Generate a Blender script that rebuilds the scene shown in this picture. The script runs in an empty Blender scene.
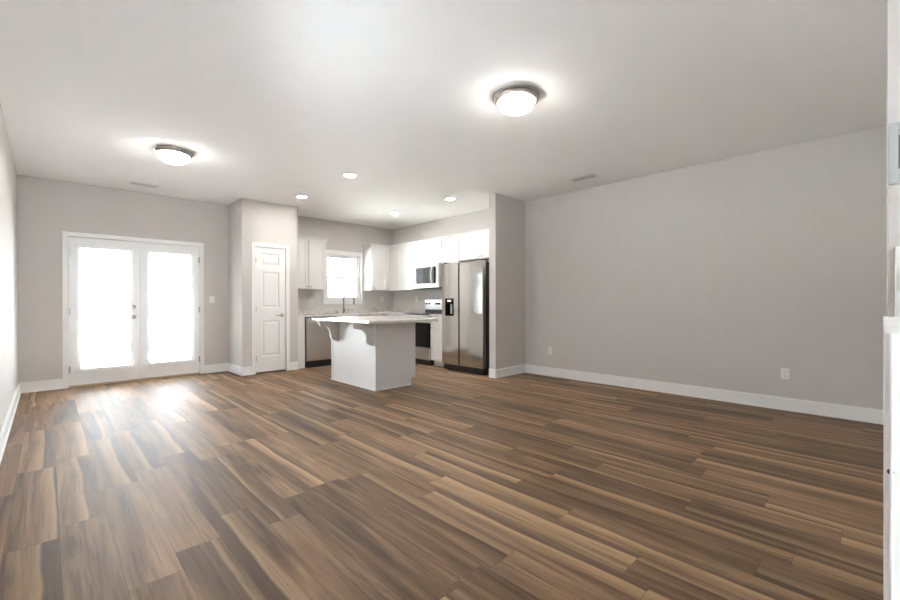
import bpy, bmesh, math, random
from mathutils import Vector, Matrix
random.seed(4)
PI = math.pi
C = bpy.context.scene.collection
SC = bpy.context.scene

# ------------------------------------------------------------ camera
F_PX, CY, YAW, CAM_H = 415.99, 302.82, 0.7694, 1.1311
cam = bpy.data.cameras.new('camera')
cam.sensor_width = 36.0
cam.lens = F_PX / 900 * 36
cam.shift_y = (CY - 300) / 900
cam.clip_start = 0.02
camo = bpy.data.objects.new('camera', cam)
C.objects.link(camo)
camo.location = (0, 0, CAM_H)
camo.rotation_euler = (Matrix.Rotation(-YAW, 3, 'Z') @ Matrix.Rotation(PI/2 - 0.0021, 3, 'X') @ Matrix.Rotation(-0.0024, 3, 'Z')).to_euler()
SC.camera = camo

# ------------------------------------------------------------ sky and exposure
SKY_STRENGTH = 4.5
BOWL = 6.6
CAN = 54.0
FOYER_FILL = 3.0
SUN = 440.0
world = bpy.data.worlds.new('sky')
SC.world = world
world.use_nodes = True
bg = world.node_tree.nodes['Background']
bg.inputs[0].default_value = (0.84, 0.92, 1.0, 1)
bg.inputs[1].default_value = SKY_STRENGTH
SC.view_settings.view_transform = 'Standard'
SC.view_settings.look = 'None'
SC.view_settings.gamma = 1
SC.view_settings.use_curve_mapping = False
SC.view_settings.exposure = 2.80
SC.cycles.max_bounces = 16
SC.cycles.diffuse_bounces = 10
SC.cycles.glossy_bounces = 6
SC.cycles.transmission_bounces = 8
SC.cycles.transparent_max_bounces = 12
SC.cycles.sample_clamp_indirect = 6

sun = bpy.data.lights.new('sun', 'SUN')
sun.energy = SUN
sun.angle = 0.009
sun.color = (0.91, 0.96, 1.0)
suno = bpy.data.objects.new('sun', sun)
C.objects.link(suno)
suno.rotation_euler = Vector((0.05, -0.0, 1.0)).to_track_quat('Z', 'Y').to_euler()

YF_ = -2.30


def portal(name, loc, sx, sy, rot):
    l = bpy.data.lights.new(name, 'AREA')
    l.shape = 'RECTANGLE'
    l.size = sx
    l.size_y = sy
    l.cycles.is_portal = True
    o = bpy.data.objects.new(name, l)
    C.objects.link(o)
    o.location = loc
    o.rotation_euler = rot


portal('door_daylight_portal', (0.97, 7.66, 1.05), 1.6, 2.0, (-PI/2, 0, 0))
portal('window_daylight_portal', (4.30, 7.66, 1.63), 0.75, 0.85, (-PI/2, 0, 0))
portal('added_window_portal', (-0.41, 2.27, 1.40), 0.8, 0.65, (0, -PI/2, 0))
portal('added_door_portal', (0.35, YF_-0.18, 1.10), 0.6, 1.7, (PI/2, 0, 0))

# ------------------------------------------------------------ node helpers


class NT:
    def __init__(self, name):
        self.m = bpy.data.materials.new(name)
        self.m.use_nodes = True
        self.t = self.m.node_tree
        self.b = self.t.nodes['Principled BSDF']

    def n(self, typ, **kw):
        nd = self.t.nodes.new(typ)
        for k, v in kw.items():
            setattr(nd, k, v)
        return nd

    def put(self, sock, v):
        if v is None:
            return
        if isinstance(v, bpy.types.NodeSocket):
            self.t.links.new(v, sock)
        else:
            sock.default_value = v

    def math(self, op, a, b=None, c=None):
        nd = self.n('ShaderNodeMath', operation=op)
        for i, v in enumerate((a, b, c)):
            self.put(nd.inputs[i], v)
        return nd.outputs[0]

    def comb(self, x, y, z):
        nd = self.n('ShaderNodeCombineXYZ')
        for i, v in enumerate((x, y, z)):
            self.put(nd.inputs[i], v)
        return nd.outputs[0]

    def noise(self, vec, scale, detail=2, rough=0.5, dist=0.0):
        nd = self.n('ShaderNodeTexNoise')
        self.put(nd.inputs['Vector'], vec)
        nd.inputs['Scale'].default_value = scale
        nd.inputs['Detail'].default_value = detail
        nd.inputs['Roughness'].default_value = rough
        nd.inputs['Distortion'].default_value = dist
        return nd.outputs['Fac']

    def ramp(self, fac, stops, interp='LINEAR'):
        nd = self.n('ShaderNodeValToRGB')
        cr = nd.color_ramp
        cr.interpolation = interp
        while len(cr.elements) < len(stops):
            cr.elements.new(0.5)
        for e, (p, c) in zip(cr.elements, stops):
            e.position = p
            e.color = (c[0], c[1], c[2], 1) if not isinstance(c, (int, float)) else (c, c, c, 1)
        self.put(nd.inputs[0], fac)
        return nd.outputs[0]

    def mix(self, fac, a, b, blend='MIX'):
        nd = self.n('ShaderNodeMix', data_type='RGBA', blend_type=blend)
        self.put(nd.inputs['Factor'], fac)
        for s, v in ((nd.inputs[6], a), (nd.inputs[7], b)):
            if isinstance(v, tuple):
                v = (*v[:3], 1)
            self.put(s, v)
        return nd.outputs[2]

    def coord(self, kind='Object'):
        return self.n('ShaderNodeTexCoord').outputs[kind]

    def bump(self, h, strength=0.2, dist=0.01):
        nd = self.n('ShaderNodeBump')
        nd.inputs['Strength'].default_value = strength
        nd.inputs['Distance'].default_value = dist
        self.put(nd.inputs['Height'], h)
        self.t.links.new(nd.outputs[0], self.b.inputs['Normal'])


def pbr(name, col, rough=0.5, metal=0.0, spec=0.5, mottle=0.02, scale=6, bump=0.0):
    """A plain painted or moulded surface with a faint procedural variation of its own."""
    k = NT(name)
    f = k.noise(k.coord(), scale, 3)
    a = tuple(max(0, c * (1 - mottle)) for c in col)
    b = tuple(min(1, c * (1 + mottle)) for c in col)
    k.put(k.b.inputs['Base Color'], k.mix(f, a, b))
    k.b.inputs['Roughness'].default_value = rough
    k.b.inputs['Metallic'].default_value = metal
    k.b.inputs['Specular IOR Level'].default_value = spec
    if bump:
        k.bump(k.noise(k.coord(), 180, 2), bump, 0.002)
    return k.m


def steel(name, col, rough, axis='z'):
    k = NT(name)
    co = k.n('ShaderNodeMapping')
    k.put(co.inputs['Vector'], k.coord())
    co.inputs['Scale'].default_value = (2, 2, 260) if axis == 'z' else (260, 260, 2)
    f = k.noise(co.outputs[0], 1.0, 3)
    k.put(k.b.inputs['Base Color'], k.mix(f, tuple(c * 0.93 for c in col), tuple(min(1, c * 1.05) for c in col)))
    k.put(k.b.inputs['Roughness'], k.math('MULTIPLY_ADD', f, 0.10, rough - 0.05))
    k.b.inputs['Metallic'].default_value = 1.0
    return k.m


def glass(name, tint=(1, 1, 1)):
    k = NT(name)
    k.t.nodes.remove(k.b)
    out = k.t.nodes['Material Output']
    tr = k.n('ShaderNodeBsdfTransparent')
    tr.inputs[0].default_value = (*tint, 1)
    gl = k.n('ShaderNodeBsdfGlossy')
    gl.inputs['Roughness'].default_value = 0.02
    fr = k.n('ShaderNodeFresnel')
    fr.inputs[0].default_value = 1.45
    mx = k.n('ShaderNodeMixShader')
    k.t.links.new(fr.outputs[0], mx.inputs[0])
    k.t.links.new(tr.outputs[0], mx.inputs[1])
    k.t.links.new(gl.outputs[0], mx.inputs[2])
    k.t.links.new(mx.outputs[0], out.inputs['Surface'])
    return k.m


def emit(name, col, strength):
    k = NT(name)
    k.b.inputs['Base Color'].default_value = (0.8, 0.8, 0.8, 1)
    k.b.inputs['Emission Color'].default_value = (*col, 1)
    k.b.inputs['Emission Strength'].default_value = strength
    return k.m


def floor_mat():
    k = NT('vinyl plank floor')
    W, L = 0.186, 1.22
    sep = k.n('ShaderNodeSeparateXYZ')
    k.put(sep.inputs[0], k.coord())
    X, Y = sep.outputs[0], sep.outputs[1]
    px = k.math('DIVIDE', k.math('SUBTRACT', X, 1.156 - W * 20), W)
    ix = k.math('FLOOR', px)
    fx = k.math('FRACT', px)
    wn = k.n('ShaderNodeTexWhiteNoise', noise_dimensions='1D')
    k.put(wn.inputs['W'], ix)
    py = k.math('ADD', k.math('DIVIDE', Y, L), k.math('MULTIPLY', wn.outputs['Value'], 9.7))
    iy = k.math('FLOOR', py)
    fy = k.math('FRACT', py)
    w2 = k.n('ShaderNodeTexWhiteNoise', noise_dimensions='2D')
    k.put(w2.inputs['Vector'], k.comb(ix, iy, 0))
    sc = k.n('ShaderNodeSeparateColor')
    k.put(sc.inputs[0], w2.outputs['Color'])
    R, G, B = sc.outputs[0], sc.outputs[1], sc.outputs[2]
    gx = k.math('ADD', X, k.math('MULTIPLY', R, 31.0))
    gy = k.math('ADD', Y, k.math('MULTIPLY', G, 53.0))
    # broad figure along the board
    v1 = k.comb(k.math('MULTIPLY', gx, 13.0), k.math('MULTIPLY', gy, 0.9), k.math('MULTIPLY', B, 9.0))
    n1 = k.noise(v1, 1.0, 5, 0.55, 0.7)
    v2 = k.comb(k.math('MULTIPLY', gx, 75.0), k.math('MULTIPLY', gy, 2.2), B)
    n2 = k.noise(v2, 1.0, 4, 0.6, 0.3)
    tone = k.math('ADD', k.math('MULTIPLY', n1, 0.84), k.math('MULTIPLY', B, 0.20))
    tone = k.math('ADD', tone, k.math('MULTIPLY', k.math('SUBTRACT', n2, 0.5), 0.22))
    base = k.ramp(tone, [(0.28, (0.050, 0.025, 0.010)), (0.44, (0.122, 0.068, 0.031)), (0.60, (0.215, 0.127, 0.066)), (0.80, (0.36, 0.225, 0.128))])
    # pale sapwood down one edge of some boards, sharp at the seam, fading inward
    # (a sharp line wandering along the board, pale wood on one side of it, dark on the other)
    wob = k.noise(k.comb(0.0, k.math('MULTIPLY', gy, 0.9), G), 1.0, 3)
    flip = k.math('GREATER_THAN', B, 0.30)
    t1_ = k.math('SUBTRACT', 1.0, fx)
    t_ = k.math('ADD', k.math('MULTIPLY', flip, t1_), k.math('MULTIPLY', k.math('SUBTRACT', 1.0, flip), fx))
    cen = k.math('ADD', k.math('MULTIPLY', G, 0.95), k.math('MULTIPLY_ADD', wob, 0.40, -0.32))
    d = k.math('SUBTRACT', t_, cen)
    width = k.math('MULTIPLY_ADD', k.math('FRACT', k.math('MULTIPLY', G, 7.3)), 0.38, 0.12)
    pos = k.math('GREATER_THAN', d, 0.0)
    up_ = k.math('MAXIMUM', k.math('SUBTRACT', 1.0, k.math('DIVIDE', d, width)), 0.0)
    dn_ = k.math('MAXIMUM', k.math('ADD', 1.0, k.math('DIVIDE', d, 0.06)), 0.0)
    streak = k.math('ADD', k.math('MULTIPLY', pos, up_), k.math('MULTIPLY', k.math('SUBTRACT', 1.0, pos), dn_))
    streak = k.math('MULTIPLY', k.math('MINIMUM', streak, 1.0), k.math('GREATER_THAN', R, 0.46))
    sap = k.math('MULTIPLY', streak, k.math('MULTIPLY_ADD', B, 0.50, 0.36))
    dark_ = k.math('MAXIMUM', k.math('ADD', 1.0, k.math('DIVIDE', d, 0.40)), 0.0)
    dark_ = k.math('MULTIPLY', k.math('MULTIPLY', dark_, k.math('SUBTRACT', 1.0, pos)), k.math('GREATER_THAN', R, 0.46))
    base = k.mix(k.math('MULTIPLY', dark_, 0.70), base, (0.050, 0.027, 0.013))
    col = k.mix(sap, base, (0.47, 0.31, 0.165))
    # thin dark grain lines
    line = k.ramp(n2, [(0.30, 0.62), (0.44, 1.0)])
    col = k.mix(1.0, col, line, 'MULTIPLY')
    # seams
    sx = k.math('MULTIPLY', k.math('MINIMUM', fx, k.math('SUBTRACT', 1.0, fx)), W)
    sy = k.math('MULTIPLY', k.math('MINIMUM', fy, k.math('SUBTRACT', 1.0, fy)), L)
    seam = k.math('LESS_THAN', k.math('MINIMUM', sx, sy), 0.0011)
    col = k.mix(k.math('MULTIPLY', seam, 0.6), col, (0.03, 0.018, 0.01))
    k.put(k.b.inputs['Base Color'], col)
    k.put(k.b.inputs['Roughness'], k.math('MULTIPLY_ADD', n2, 0.10, 0.50))
    k.b.inputs['Specular IOR Level'].default_value = 0.36
    k.bump(k.math('SUBTRACT', k.math('MULTIPLY', n2, 0.35), seam), 0.12, 0.0015)
    return k.m


def granite():
    k = NT('grey speckled granite')
    n1 = k.noise(k.coord(), 9, 5, 0.65, 0.8)
    n2 = k.noise(k.coord(), 90, 4, 0.7)
    c = k.ramp(n1, [(0.30, (0.42, 0.395, 0.37)), (0.5, (0.66, 0.63, 0.60)), (0.72, (0.78, 0.755, 0.73))])
    c = k.mix(k.ramp(n2, [(0.36, 0.55), (0.48, 0.0)]), c, (0.20, 0.17, 0.155))
    k.put(k.b.inputs['Base Color'], c)
    k.b.inputs['Roughness'].default_value = 0.15
    return k.m


def pale_granite():
    k = NT('pale island granite')
    n1 = k.noise(k.coord(), 7, 5, 0.65, 0.8)
    n2 = k.noise(k.coord(), 80, 4, 0.7)
    c = k.ramp(n1, [(0.30, (0.62, 0.58, 0.54)), (0.6, (0.80, 0.77, 0.73))])
    c = k.mix(k.ramp(n2, [(0.36, 0.4), (0.46, 0.0)]), c, (0.35, 0.30, 0.27))
    k.put(k.b.inputs['Base Color'], c)
    k.b.inputs['Roughness'].default_value = 0.15
    return k.m


def brick_grass(name, a, b, scale):
    k = NT(name)
    k.put(k.b.inputs['Base Color'], k.ramp(k.noise(k.coord(), scale, 5, 0.6), [(0.3, a), (0.7, b)]))
    k.b.inputs['Roughness'].default_value = 0.9
    return k.m


M = dict(
    wall=pbr('warm grey wall paint', (0.590, 0.568, 0.548), 0.75, spec=0.25, bump=0.05),
    ceil=pbr('flat white ceiling paint', (0.88, 0.88, 0.875), 0.9, spec=0.1, bump=0.06),
    trim=pbr('white semigloss trim', (0.82, 0.82, 0.81), 0.35),
    door=pbr('white door paint', (0.80, 0.80, 0.795), 0.4),
    cab=pbr('white cabinet lacquer', (0.70, 0.69, 0.675), 0.38, spec=0.3),
    island=pbr('pale grey island paint', (0.74, 0.745, 0.74), 0.4),
    floor=floor_mat(), granite=granite(), pale=pale_granite(),
    steel=steel('brushed stainless', (0.74, 0.72, 0.69), 0.30),
    steel_v=steel('brushed stainless upright', (0.70, 0.68, 0.65), 0.10, 'v'),
    nickel=steel('brushed nickel', (0.45, 0.42, 0.385), 0.30),
    chrome=pbr('polished chrome', (0.50, 0.49, 0.48), 0.16, 1.0),
    dark=pbr('black plastic', (0.012, 0.012, 0.012), 0.35),
    cabinet_grey=pbr('dark grey appliance side', (0.05, 0.045, 0.04), 0.45),
    blackglass=pbr('black oven glass', (0.010, 0.008, 0.007), 0.16, spec=0.22),
    mwglass=pbr('smoked microwave glass', (0.27, 0.29, 0.30), 0.06, 0.85),
    plastic=pbr('white plastic', (0.80, 0.79, 0.77), 0.4),
    blind=pbr('white vinyl blind', (0.86, 0.86, 0.86), 0.5),
    glass=glass('window glass', (0.98, 0.98, 0.98)),
    bowl=emit('frosted lamp glass', (1.0, 0.97, 0.93), BOWL),
    can=emit('downlight lens', (1.0, 0.97, 0.93), CAN),
    added_bowl=emit('added fill lamp glass', (1.0, 0.95, 0.89), FOYER_FILL),
    grey=pbr('grey plastic', (0.42, 0.43, 0.43), 0.45),
    screen=pbr('grey display', (0.16, 0.165, 0.15), 0.2),
    grass=brick_grass('mown grass', (0.185, 0.195, 0.165), (0.27, 0.275, 0.24), 3),
    concrete=brick_grass('light concrete', (0.64, 0.65, 0.67), (0.72, 0.73, 0.74), 4),
    bark=brick_grass('tree bark', (0.03, 0.025, 0.02), (0.06, 0.05, 0.04), 9),
    leaf=brick_grass('green leaves', (0.020, 0.030, 0.012), (0.045, 0.060, 0.025), 2),
    threshold=pbr('oak threshold', (0.42, 0.30, 0.19), 0.45, mottle=0.15, scale=30),
)

# ------------------------------------------------------------ mesh helpers


def box(bm, x0, x1, y0, y1, z0, z1, bev=0.0, seg=2):
    t = bmesh.new()
    r = bmesh.ops.create_cube(t, size=1)
    for v in t.verts:
        v.co = Vector((x0 + (v.co.x + .5) * (x1 - x0), y0 + (v.co.y + .5) * (y1 - y0), z0 + (v.co.z + .5) * (z1 - z0)))
    if bev:
        bmesh.ops.bevel(t, geom=list(t.edges), offset=bev, segments=seg, affect='EDGES', profile=0.6)
    merge(bm, t)


def merge(bm, t):
    me = bpy.data.meshes.new('tmp')
    t.to_mesh(me)
    t.free()
    bm.from_mesh(me)
    bpy.data.meshes.remove(me)


def fbox(bm, face, plane, a0, a1, z0, z1, d0, d1, bev=0.0):
    """Box on a vertical face: a runs along it, d stands out from it."""
    if face == '-y':
        box(bm, a0, a1, plane - d1, plane - d0, z0, z1, bev)
    elif face == '+y':
        box(bm, a0, a1, plane + d0, plane + d1, z0, z1, bev)
    elif face == '-x':
        box(bm, plane - d1, plane - d0, a0, a1, z0, z1, bev)
    else:
        box(bm, plane + d0, plane + d1, a0, a1, z0, z1, bev)


def fpt(face, plane, a, z, d):
    if face == '-y':
        return Vector((a, plane - d, z))
    if face == '+y':
        return Vector((a, plane + d, z))
    if face == '-x':
        return Vector((plane - d, a, z))
    return Vector((plane + d, a, z))


def prism(bm, pts, vec):
    """Extrude a closed outline (3-D points) along vec."""
    a = [bm.verts.new(p) for p in pts]
    b = [bm.verts.new(Vector(p) + Vector(vec)) for p in pts]
    n = len(pts)
    bm.faces.new(a)
    bm.faces.new(b[::-1])
    for i in range(n):
        bm.faces.new((a[i], b[i], b[(i+1) % n], a[(i+1) % n]))


def lathe(bm, prof, origin, axis=(0, 0, 1), n=40):
    """prof: (radius, height) pairs along axis from origin."""
    ax = Vector(axis).normalized()
    q = ax.to_track_quat('Z', 'Y')
    rings = []
    for r, h in prof:
        if r < 1e-6:
            rings.append([bm.verts.new(Vector(origin) + q @ Vector((0, 0, h)))])
        else:
            rings.append([bm.verts.new(Vector(origin) + q @ Vector((r*math.cos(2*PI*i/n), r*math.sin(2*PI*i/n), h))) for i in range(n)])
    for A, B in zip(rings, rings[1:]):
        for i in range(n):
            j = (i+1) % n
            if len(A) == 1 and len(B) == 1:
                continue
            if len(A) == 1:
                bm.faces.new((A[0], B[i], B[j]))
            elif len(B) == 1:
                bm.faces.new((A[i], B[0], A[j]))
            else:
                bm.faces.new((A[i], B[i], B[j], A[j]))


def tube(bm, pts, r, n=12, cap=True):
    pts = [Vector(p) for p in pts]
    rr = r if isinstance(r, (list, tuple)) else [r]*len(pts)
    up = None
    rings = []
    for i, p in enumerate(pts):
        d = (pts[min(i+1, len(pts)-1)] - pts[max(i-1, 0)]).normalized()
        if up is None:
            up = Vector((0, 0, 1)) if abs(d.z) < 0.9 else Vector((1, 0, 0))
        s = d.cross(up).normalized()
        up = s.cross(d).normalized()
        rings.append([bm.verts.new(p + (s*math.cos(2*PI*k/n) + up*math.sin(2*PI*k/n))*rr[i]) for k in range(n)])
    for A, B in zip(rings, rings[1:]):
        for k in range(n):
            bm.faces.new((A[k], A[(k+1) % n], B[(k+1) % n], B[k]))
    if cap:
        bm.faces.new(rings[0][::-1])
        bm.faces.new(rings[-1])


def link(name, bm, mat, smooth=False):
    bmesh.ops.recalc_face_normals(bm, faces=bm.faces)
    me = bpy.data.meshes.new(name)
    bm.to_mesh(me)
    bm.free()
    me.materials.append(mat)
    if smooth:
        me.shade_smooth()
        try:
            me.set_sharp_from_angle(angle=math.radians(38))
        except Exception:
            pass
    o = bpy.data.objects.new(name, me)
    C.objects.link(o)
    return o


def tag(o, label, cat, group=None, kind=None):
    o['label'] = label
    o['category'] = cat
    if group:
        o['group'] = group
    if kind:
        o['kind'] = kind
    return o


def solo(name, bm, mat, label, cat, group=None, kind=None, smooth=False):
    """A thing that is one mesh, its origin moved to its base."""
    o = link(name, bm, mat, smooth)
    if kind != 'structure' or name.startswith('door'):
        vs = [v.co for v in o.data.vertices]
        c = Vector(((min(v.x for v in vs)+max(v.x for v in vs))/2, (min(v.y for v in vs)+max(v.y for v in vs))/2, min(v.z for v in vs)))
        o.data.transform(Matrix.Translation(-c))
        o.location = c
    return tag(o, label, cat, group, kind)


def thing(name, loc, label, cat, group=None, kind=None):
    o = bpy.data.objects.new(name, None)
    o.empty_display_size = 0.1
    C.objects.link(o)
    o.location = loc
    return tag(o, label, cat, group, kind)


def part(name, bm, mat, parent, label=None, smooth=False, local=False):
    o = link(name, bm, mat, smooth)
    o.parent = parent
    if not local and parent.parent is None:
        o.location = -Vector(parent.location)
    if label:
        o['label'] = label
    return o


def copy_tree(o, parent=None):
    c = o.copy()
    C.objects.link(c)
    c.parent = parent
    for ch in list(o.children):
        copy_tree(ch, c)
    return c


def N():
    return bmesh.new()


# ------------------------------------------------------------ room measures
H = 2.74
XL, XR, YB = -0.264, 5.503, 7.50          # left wall, right wall, far wall
PX0, PX1, PY = 2.160, 3.040, 6.836        # pantry closet
WY0, WY1, WX = 3.954, 4.077, 4.770        # wing wall beside the refrigerator
YN = -0.065                               # living room's near wall
FX, FYN = 0.957, -0.009                   # entry wall
YF = -2.30                                # entry end

# ------------------------------------------------------------ shell
bm = N(); box(bm, XL-.15, XR+.15, YF-.15, YB+.02, -.1, 0)
solo('floor', bm, M['floor'], 'brown wood-look plank floor running through the whole room', 'floor', kind='structure')
bm = N(); box(bm, XL-.15, XR+.15, YF-.15, YB+.15, H, H+.1)
solo('ceiling', bm, M['ceil'], 'flat white ceiling over the living room and kitchen', 'ceiling', kind='structure')
SW0, SW1, SZ0, SZ1 = 1.95, 2.60, 1.00, 1.80       # opening of an unseen side window, added for daylight
bm = N()
box(bm, XL-.12, XL, YF, SW0, 0, H); box(bm, XL-.12, XL, SW1, YB, 0, H)
box(bm, XL-.12, XL, SW0, SW1, 0, SZ0); box(bm, XL-.12, XL, SW0, SW1, SZ1, H)
solo('wall_left', bm, M['wall'], 'long pale wall at the left edge beside the french doors', 'wall', kind='structure')
bm = N(); box(bm, XR, XR+.12, YN-.15, YB, 0, H)
solo('wall_right', bm, M['wall'], 'long grey wall of the living room, with two outlets', 'wall', kind='structure')

D0, D1, DT = 0.202, 1.738, 2.018          # french door opening
W0, W1, WZ0, WZ1 = 3.925, 4.685, 1.18, 2.075   # kitchen window opening
bm = N()
T = YB + .14
box(bm, XL-.12, D0, YB, T, 0, H)
box(bm, D0, D1, YB, T, DT, H)
box(bm, D1, W0, YB, T, 0, H)
box(bm, W0, W1, YB, T, 0, WZ0)
box(bm, W0, W1, YB, T, WZ1, H)
box(bm, W1, XR+.12, YB, T, 0, H)
solo('wall_back', bm, M['wall'], 'grey far wall holding the french doors and the kitchen window', 'wall', kind='structure')

P0, P1, PT = 2.352, 2.838, 2.015          # pantry door opening
bm = N()
box(bm, PX0, PX0+.10, PY+.10, YB, 0, H)
box(bm, PX1-.10, PX1, PY+.10, YB, 0, H)
box(bm, PX0, P0, PY, PY+.10, 0, H)
box(bm, P1, PX1, PY, PY+.10, 0, H)
box(bm, P0, P1, PY, PY+.10, PT, H)
solo('wall_pantry', bm, M['wall'], 'pale projecting pantry wall around the narrow white door', 'wall', kind='structure')
bm = N(); box(bm, WX, XR, WY0, WY1, 0, H)
solo('wall_wing', bm, M['wall'], 'short grey partition wall beside the refrigerator', 'wall', kind='structure')
bm = N()
box(bm, FX, FX+.115, YF, FYN, 0, H)
solo('wall_entry', bm, M['wall'], 'pale wall end at the right edge carrying the thermostat', 'wall', kind='structure')
bm = N()
box(bm, FX+.115, XR+.12, YN-.115, YN, 0, H)
solo('wall_near', bm, M['wall'], 'grey wall seen edge-on behind the entry wall end', 'wall', kind='structure')
fw = thing('added_side_window', (XL-.07, (SW0+SW1)/2, SZ0), 'unseen side window added to let in more daylight', 'window', kind='structure')
bm = N()
for a0, a1 in ((SW0, SW0+.04), (SW1-.04, SW1)):
    box(bm, XL-.10, XL-.05, a0, a1, SZ0, SZ1)
for b0, b1 in ((SZ0, SZ0+.04), (SZ1-.04, SZ1)):
    box(bm, XL-.098, XL-.052, SW0+.04, SW1-.04, b0, b1)
part('window_frame', bm, M['trim'], fw)
bm = N(); box(bm, XL-.077, XL-.073, SW0+.02, SW1-.02, SZ0+.02, SZ1-.02)
part('glass_pane', bm, M['glass'], fw)
ED0, ED1, EDT = -.02, .72, 2.06  # opening for a glazed door added behind the camera as extra daylight
bm = N(); yf0 = YF-.12
box(bm, XL-.12, ED0, yf0, YF, 0, H); box(bm, ED1, FX+.115, yf0, YF, 0, H); box(bm, ED0, ED1, yf0, YF, EDT, H)
ed = thing('added_entry_door', ((ED0+ED1)/2, YF-.05, 0), 'unseen glazed entry door added to let in more daylight', 'door', kind='structure')
b2 = N()
for a0, a1, b0, b1 in ((ED0, ED0+.10, .01, EDT), (ED1-.10, ED1, .01, EDT), (ED0+.10, ED1-.10, .01, .25), (ED0+.10, ED1-.10, EDT-.12, EDT)):
    box(b2, a0, a1, YF-.08, YF-.035, b0, b1)
part('door_leaf', b2, M['door'], ed)
b2 = N(); box(b2, ED0+.09, ED1-.09, YF-.060, YF-.055, .24, EDT-.11)
part('glass_pane', b2, M['glass'], ed)
solo('wall_front', bm, M['wall'], 'entry end wall behind the camera', 'wall', kind='structure')

# ------------------------------------------------------------ baseboards
BH = 0.132


def base(bm, face, plane, a0, a1):
    fbox(bm, face, plane, a0, a1, 0, BH-.022, 0, .014)
    fbox(bm, face, plane, a0, a1, BH-.022, BH-.010, 0, .018, .003)
    fbox(bm, face, plane, a0, a1, BH-.010, BH, 0, .008, .002)
    fbox(bm, face, plane, a0, a1, 0, .017, .014, .026, .004)


def baseboard(side, runs, label):
    bm = N()
    for r in runs:
        base(bm, *r)
    solo('baseboard_'+side, bm, M['trim'], label, 'baseboard', kind='structure')


baseboard('left', [('+x', XL, YF, YB)], 'white baseboard along the wall at the left edge')
baseboard('back', [('-y', YB, XL, 0.144), ('-y', YB, 1.797, PX0)], 'white baseboard either side of the french doors')
baseboard('pantry', [('-x', PX0, PY-.026, YB), ('-y', PY, PX0-.026, 2.293), ('-y', PY, 2.897, PX1+.0)], 'white baseboard round the pantry corner')
baseboard('wing', [('-y', WY0, WX-.026, XR), ('-x', WX, WY0-.026, WY1)], 'white baseboard round the partition beside the refrigerator')
baseboard('right', [('-x', XR, YN, WY0)], 'long white baseboard under the grey living room wall')
baseboard('near', [('+y', YN, FX+.115, XR)], 'white baseboard of the wall seen edge-on')

# white corner board on the entry wall end
bm = N()
box(bm, FX-.006, FX+.03, FYN-.075, FYN+.0045, 0, 1.105, .0015)
box(bm, FX-.010, FX+.03, FYN-.079, FYN+.0050, 1.092, 1.106, .001)
box(bm, FX-.012, FX-.005, FYN-.006, FYN-.002, .04, 1.08, .001)
t1 = solo('trim_1', bm, M['trim'], 'white board covering the lower corner of the wall end by the thermostat', 'trim', kind='structure')
bm = N(); lathe(bm, [(0, 0), (.004, 0), (.004, .003), (0, .004)], (FX-.006, FYN-.003, .863), (-1, 0, 0), 12)
p = part('latch_stud', bm, M['dark'], t1, 'small dark stud', True)
p.location = (0, 0, 0)

# ------------------------------------------------------------ french doors
bm = N()
for a0, a1, z0, z1 in ((D0-.058, D0, 0, DT+.058), (D1, D1+.058, 0, DT+.058), (D0, D1, DT, DT+.058)):
    fbox(bm, '-y', YB, a0, a1, z0, z1, 0, .016, .004)
fbox(bm, '-y', YB, D0-.012, D0, 0, DT+.012, .016, .020, .002)
fbox(bm, '-y', YB, D1, D1+.012, 0, DT+.012, .016, .020, .002)
fbox(bm, '-y', YB, D0, D1, DT, DT+.012, .016, .020, .002)
solo('trim_2', bm, M['trim'], 'white casing framing the french doors', 'trim', kind='structure')
bm = N()
box(bm, D0-.001, D0+.016, YB+.044, YB+.135, .026, DT); box(bm, D1-.016, D1+.001, YB+.044, YB+.135, .026, DT)
box(bm, D0+.016, D1-.016, YB+.044, YB+.06, .0255, .040)
box(bm, D0+.016, D1-.016, YB+.044, YB+.135, DT-.018, DT+.001)
solo('trim_6', bm, M['trim'], 'white door stops behind the french doors', 'trim', kind='structure')
bm = N(); box(bm, D0, D1, YB-.03, YB+.14, 0, .0255, .004)
solo('trim_3', bm, M['threshold'], 'low wooden threshold under the french doors', 'trim', kind='structure')


def french_door(name, x0, x1, hinge, label):
    y0, y1 = YB-.002, YB+.043      # leaf thickness
    g0, g1 = x0+.118, x1-.118      # glass opening
    z0, z1, gz0, gz1 = .026, DT-.004, .250, 1.872
    bm = N()
    box(bm, x0, g0, y0, y1, z0, z1, .002)
    box(bm, g1, x1, y0, y1, z0, z1, .002)
    box(bm, g0, g1, y0, y1, z0, gz0, 0)
    box(bm, g0, g1, y0, y1, gz1, z1, 0)
    leaf = thing(name, ((x0+x1)/2, y0, 0), label, 'door', kind='structure')
    part('door_leaf', bm, M['door'], leaf)
    bm = N()
    for a0, a1, b0, b1 in ((g0-.028, g0+.006, gz0-.028, gz1+.028), (g1-.006, g1+.028, gz0-.028, gz1+.028),
                           (g0+.006, g1-.006, gz0-.028, gz0+.006), (g0+.006, g1-.006, gz1-.006, gz1+.028)):
        fbox(bm, '-y', y0, a0, a1, b0, b1, 0, .011, .004)
    part('glazing_frame', bm, M['door'], leaf)
    bm = N(); box(bm, g0-.002, g1+.002, y0+.018, y0+.026, gz0-.002, gz1+.002)
    part('glass_pane', bm, M['glass'], leaf)
    hx = x0 if hinge < 0 else x1
    for hz in (.24, 1.02, 1.80):
        bm = N()
        tube(bm, [(hx, y0-.008, hz-.045), (hx, y0-.008, hz+.045)], .0075, 10)
        fbox(bm, '-y', y0, hx-.016, hx+.016, hz-.045, hz+.045, -.001, .004)
        part('hinge', bm, M['nickel'], leaf, smooth=True)
    return leaf


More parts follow.
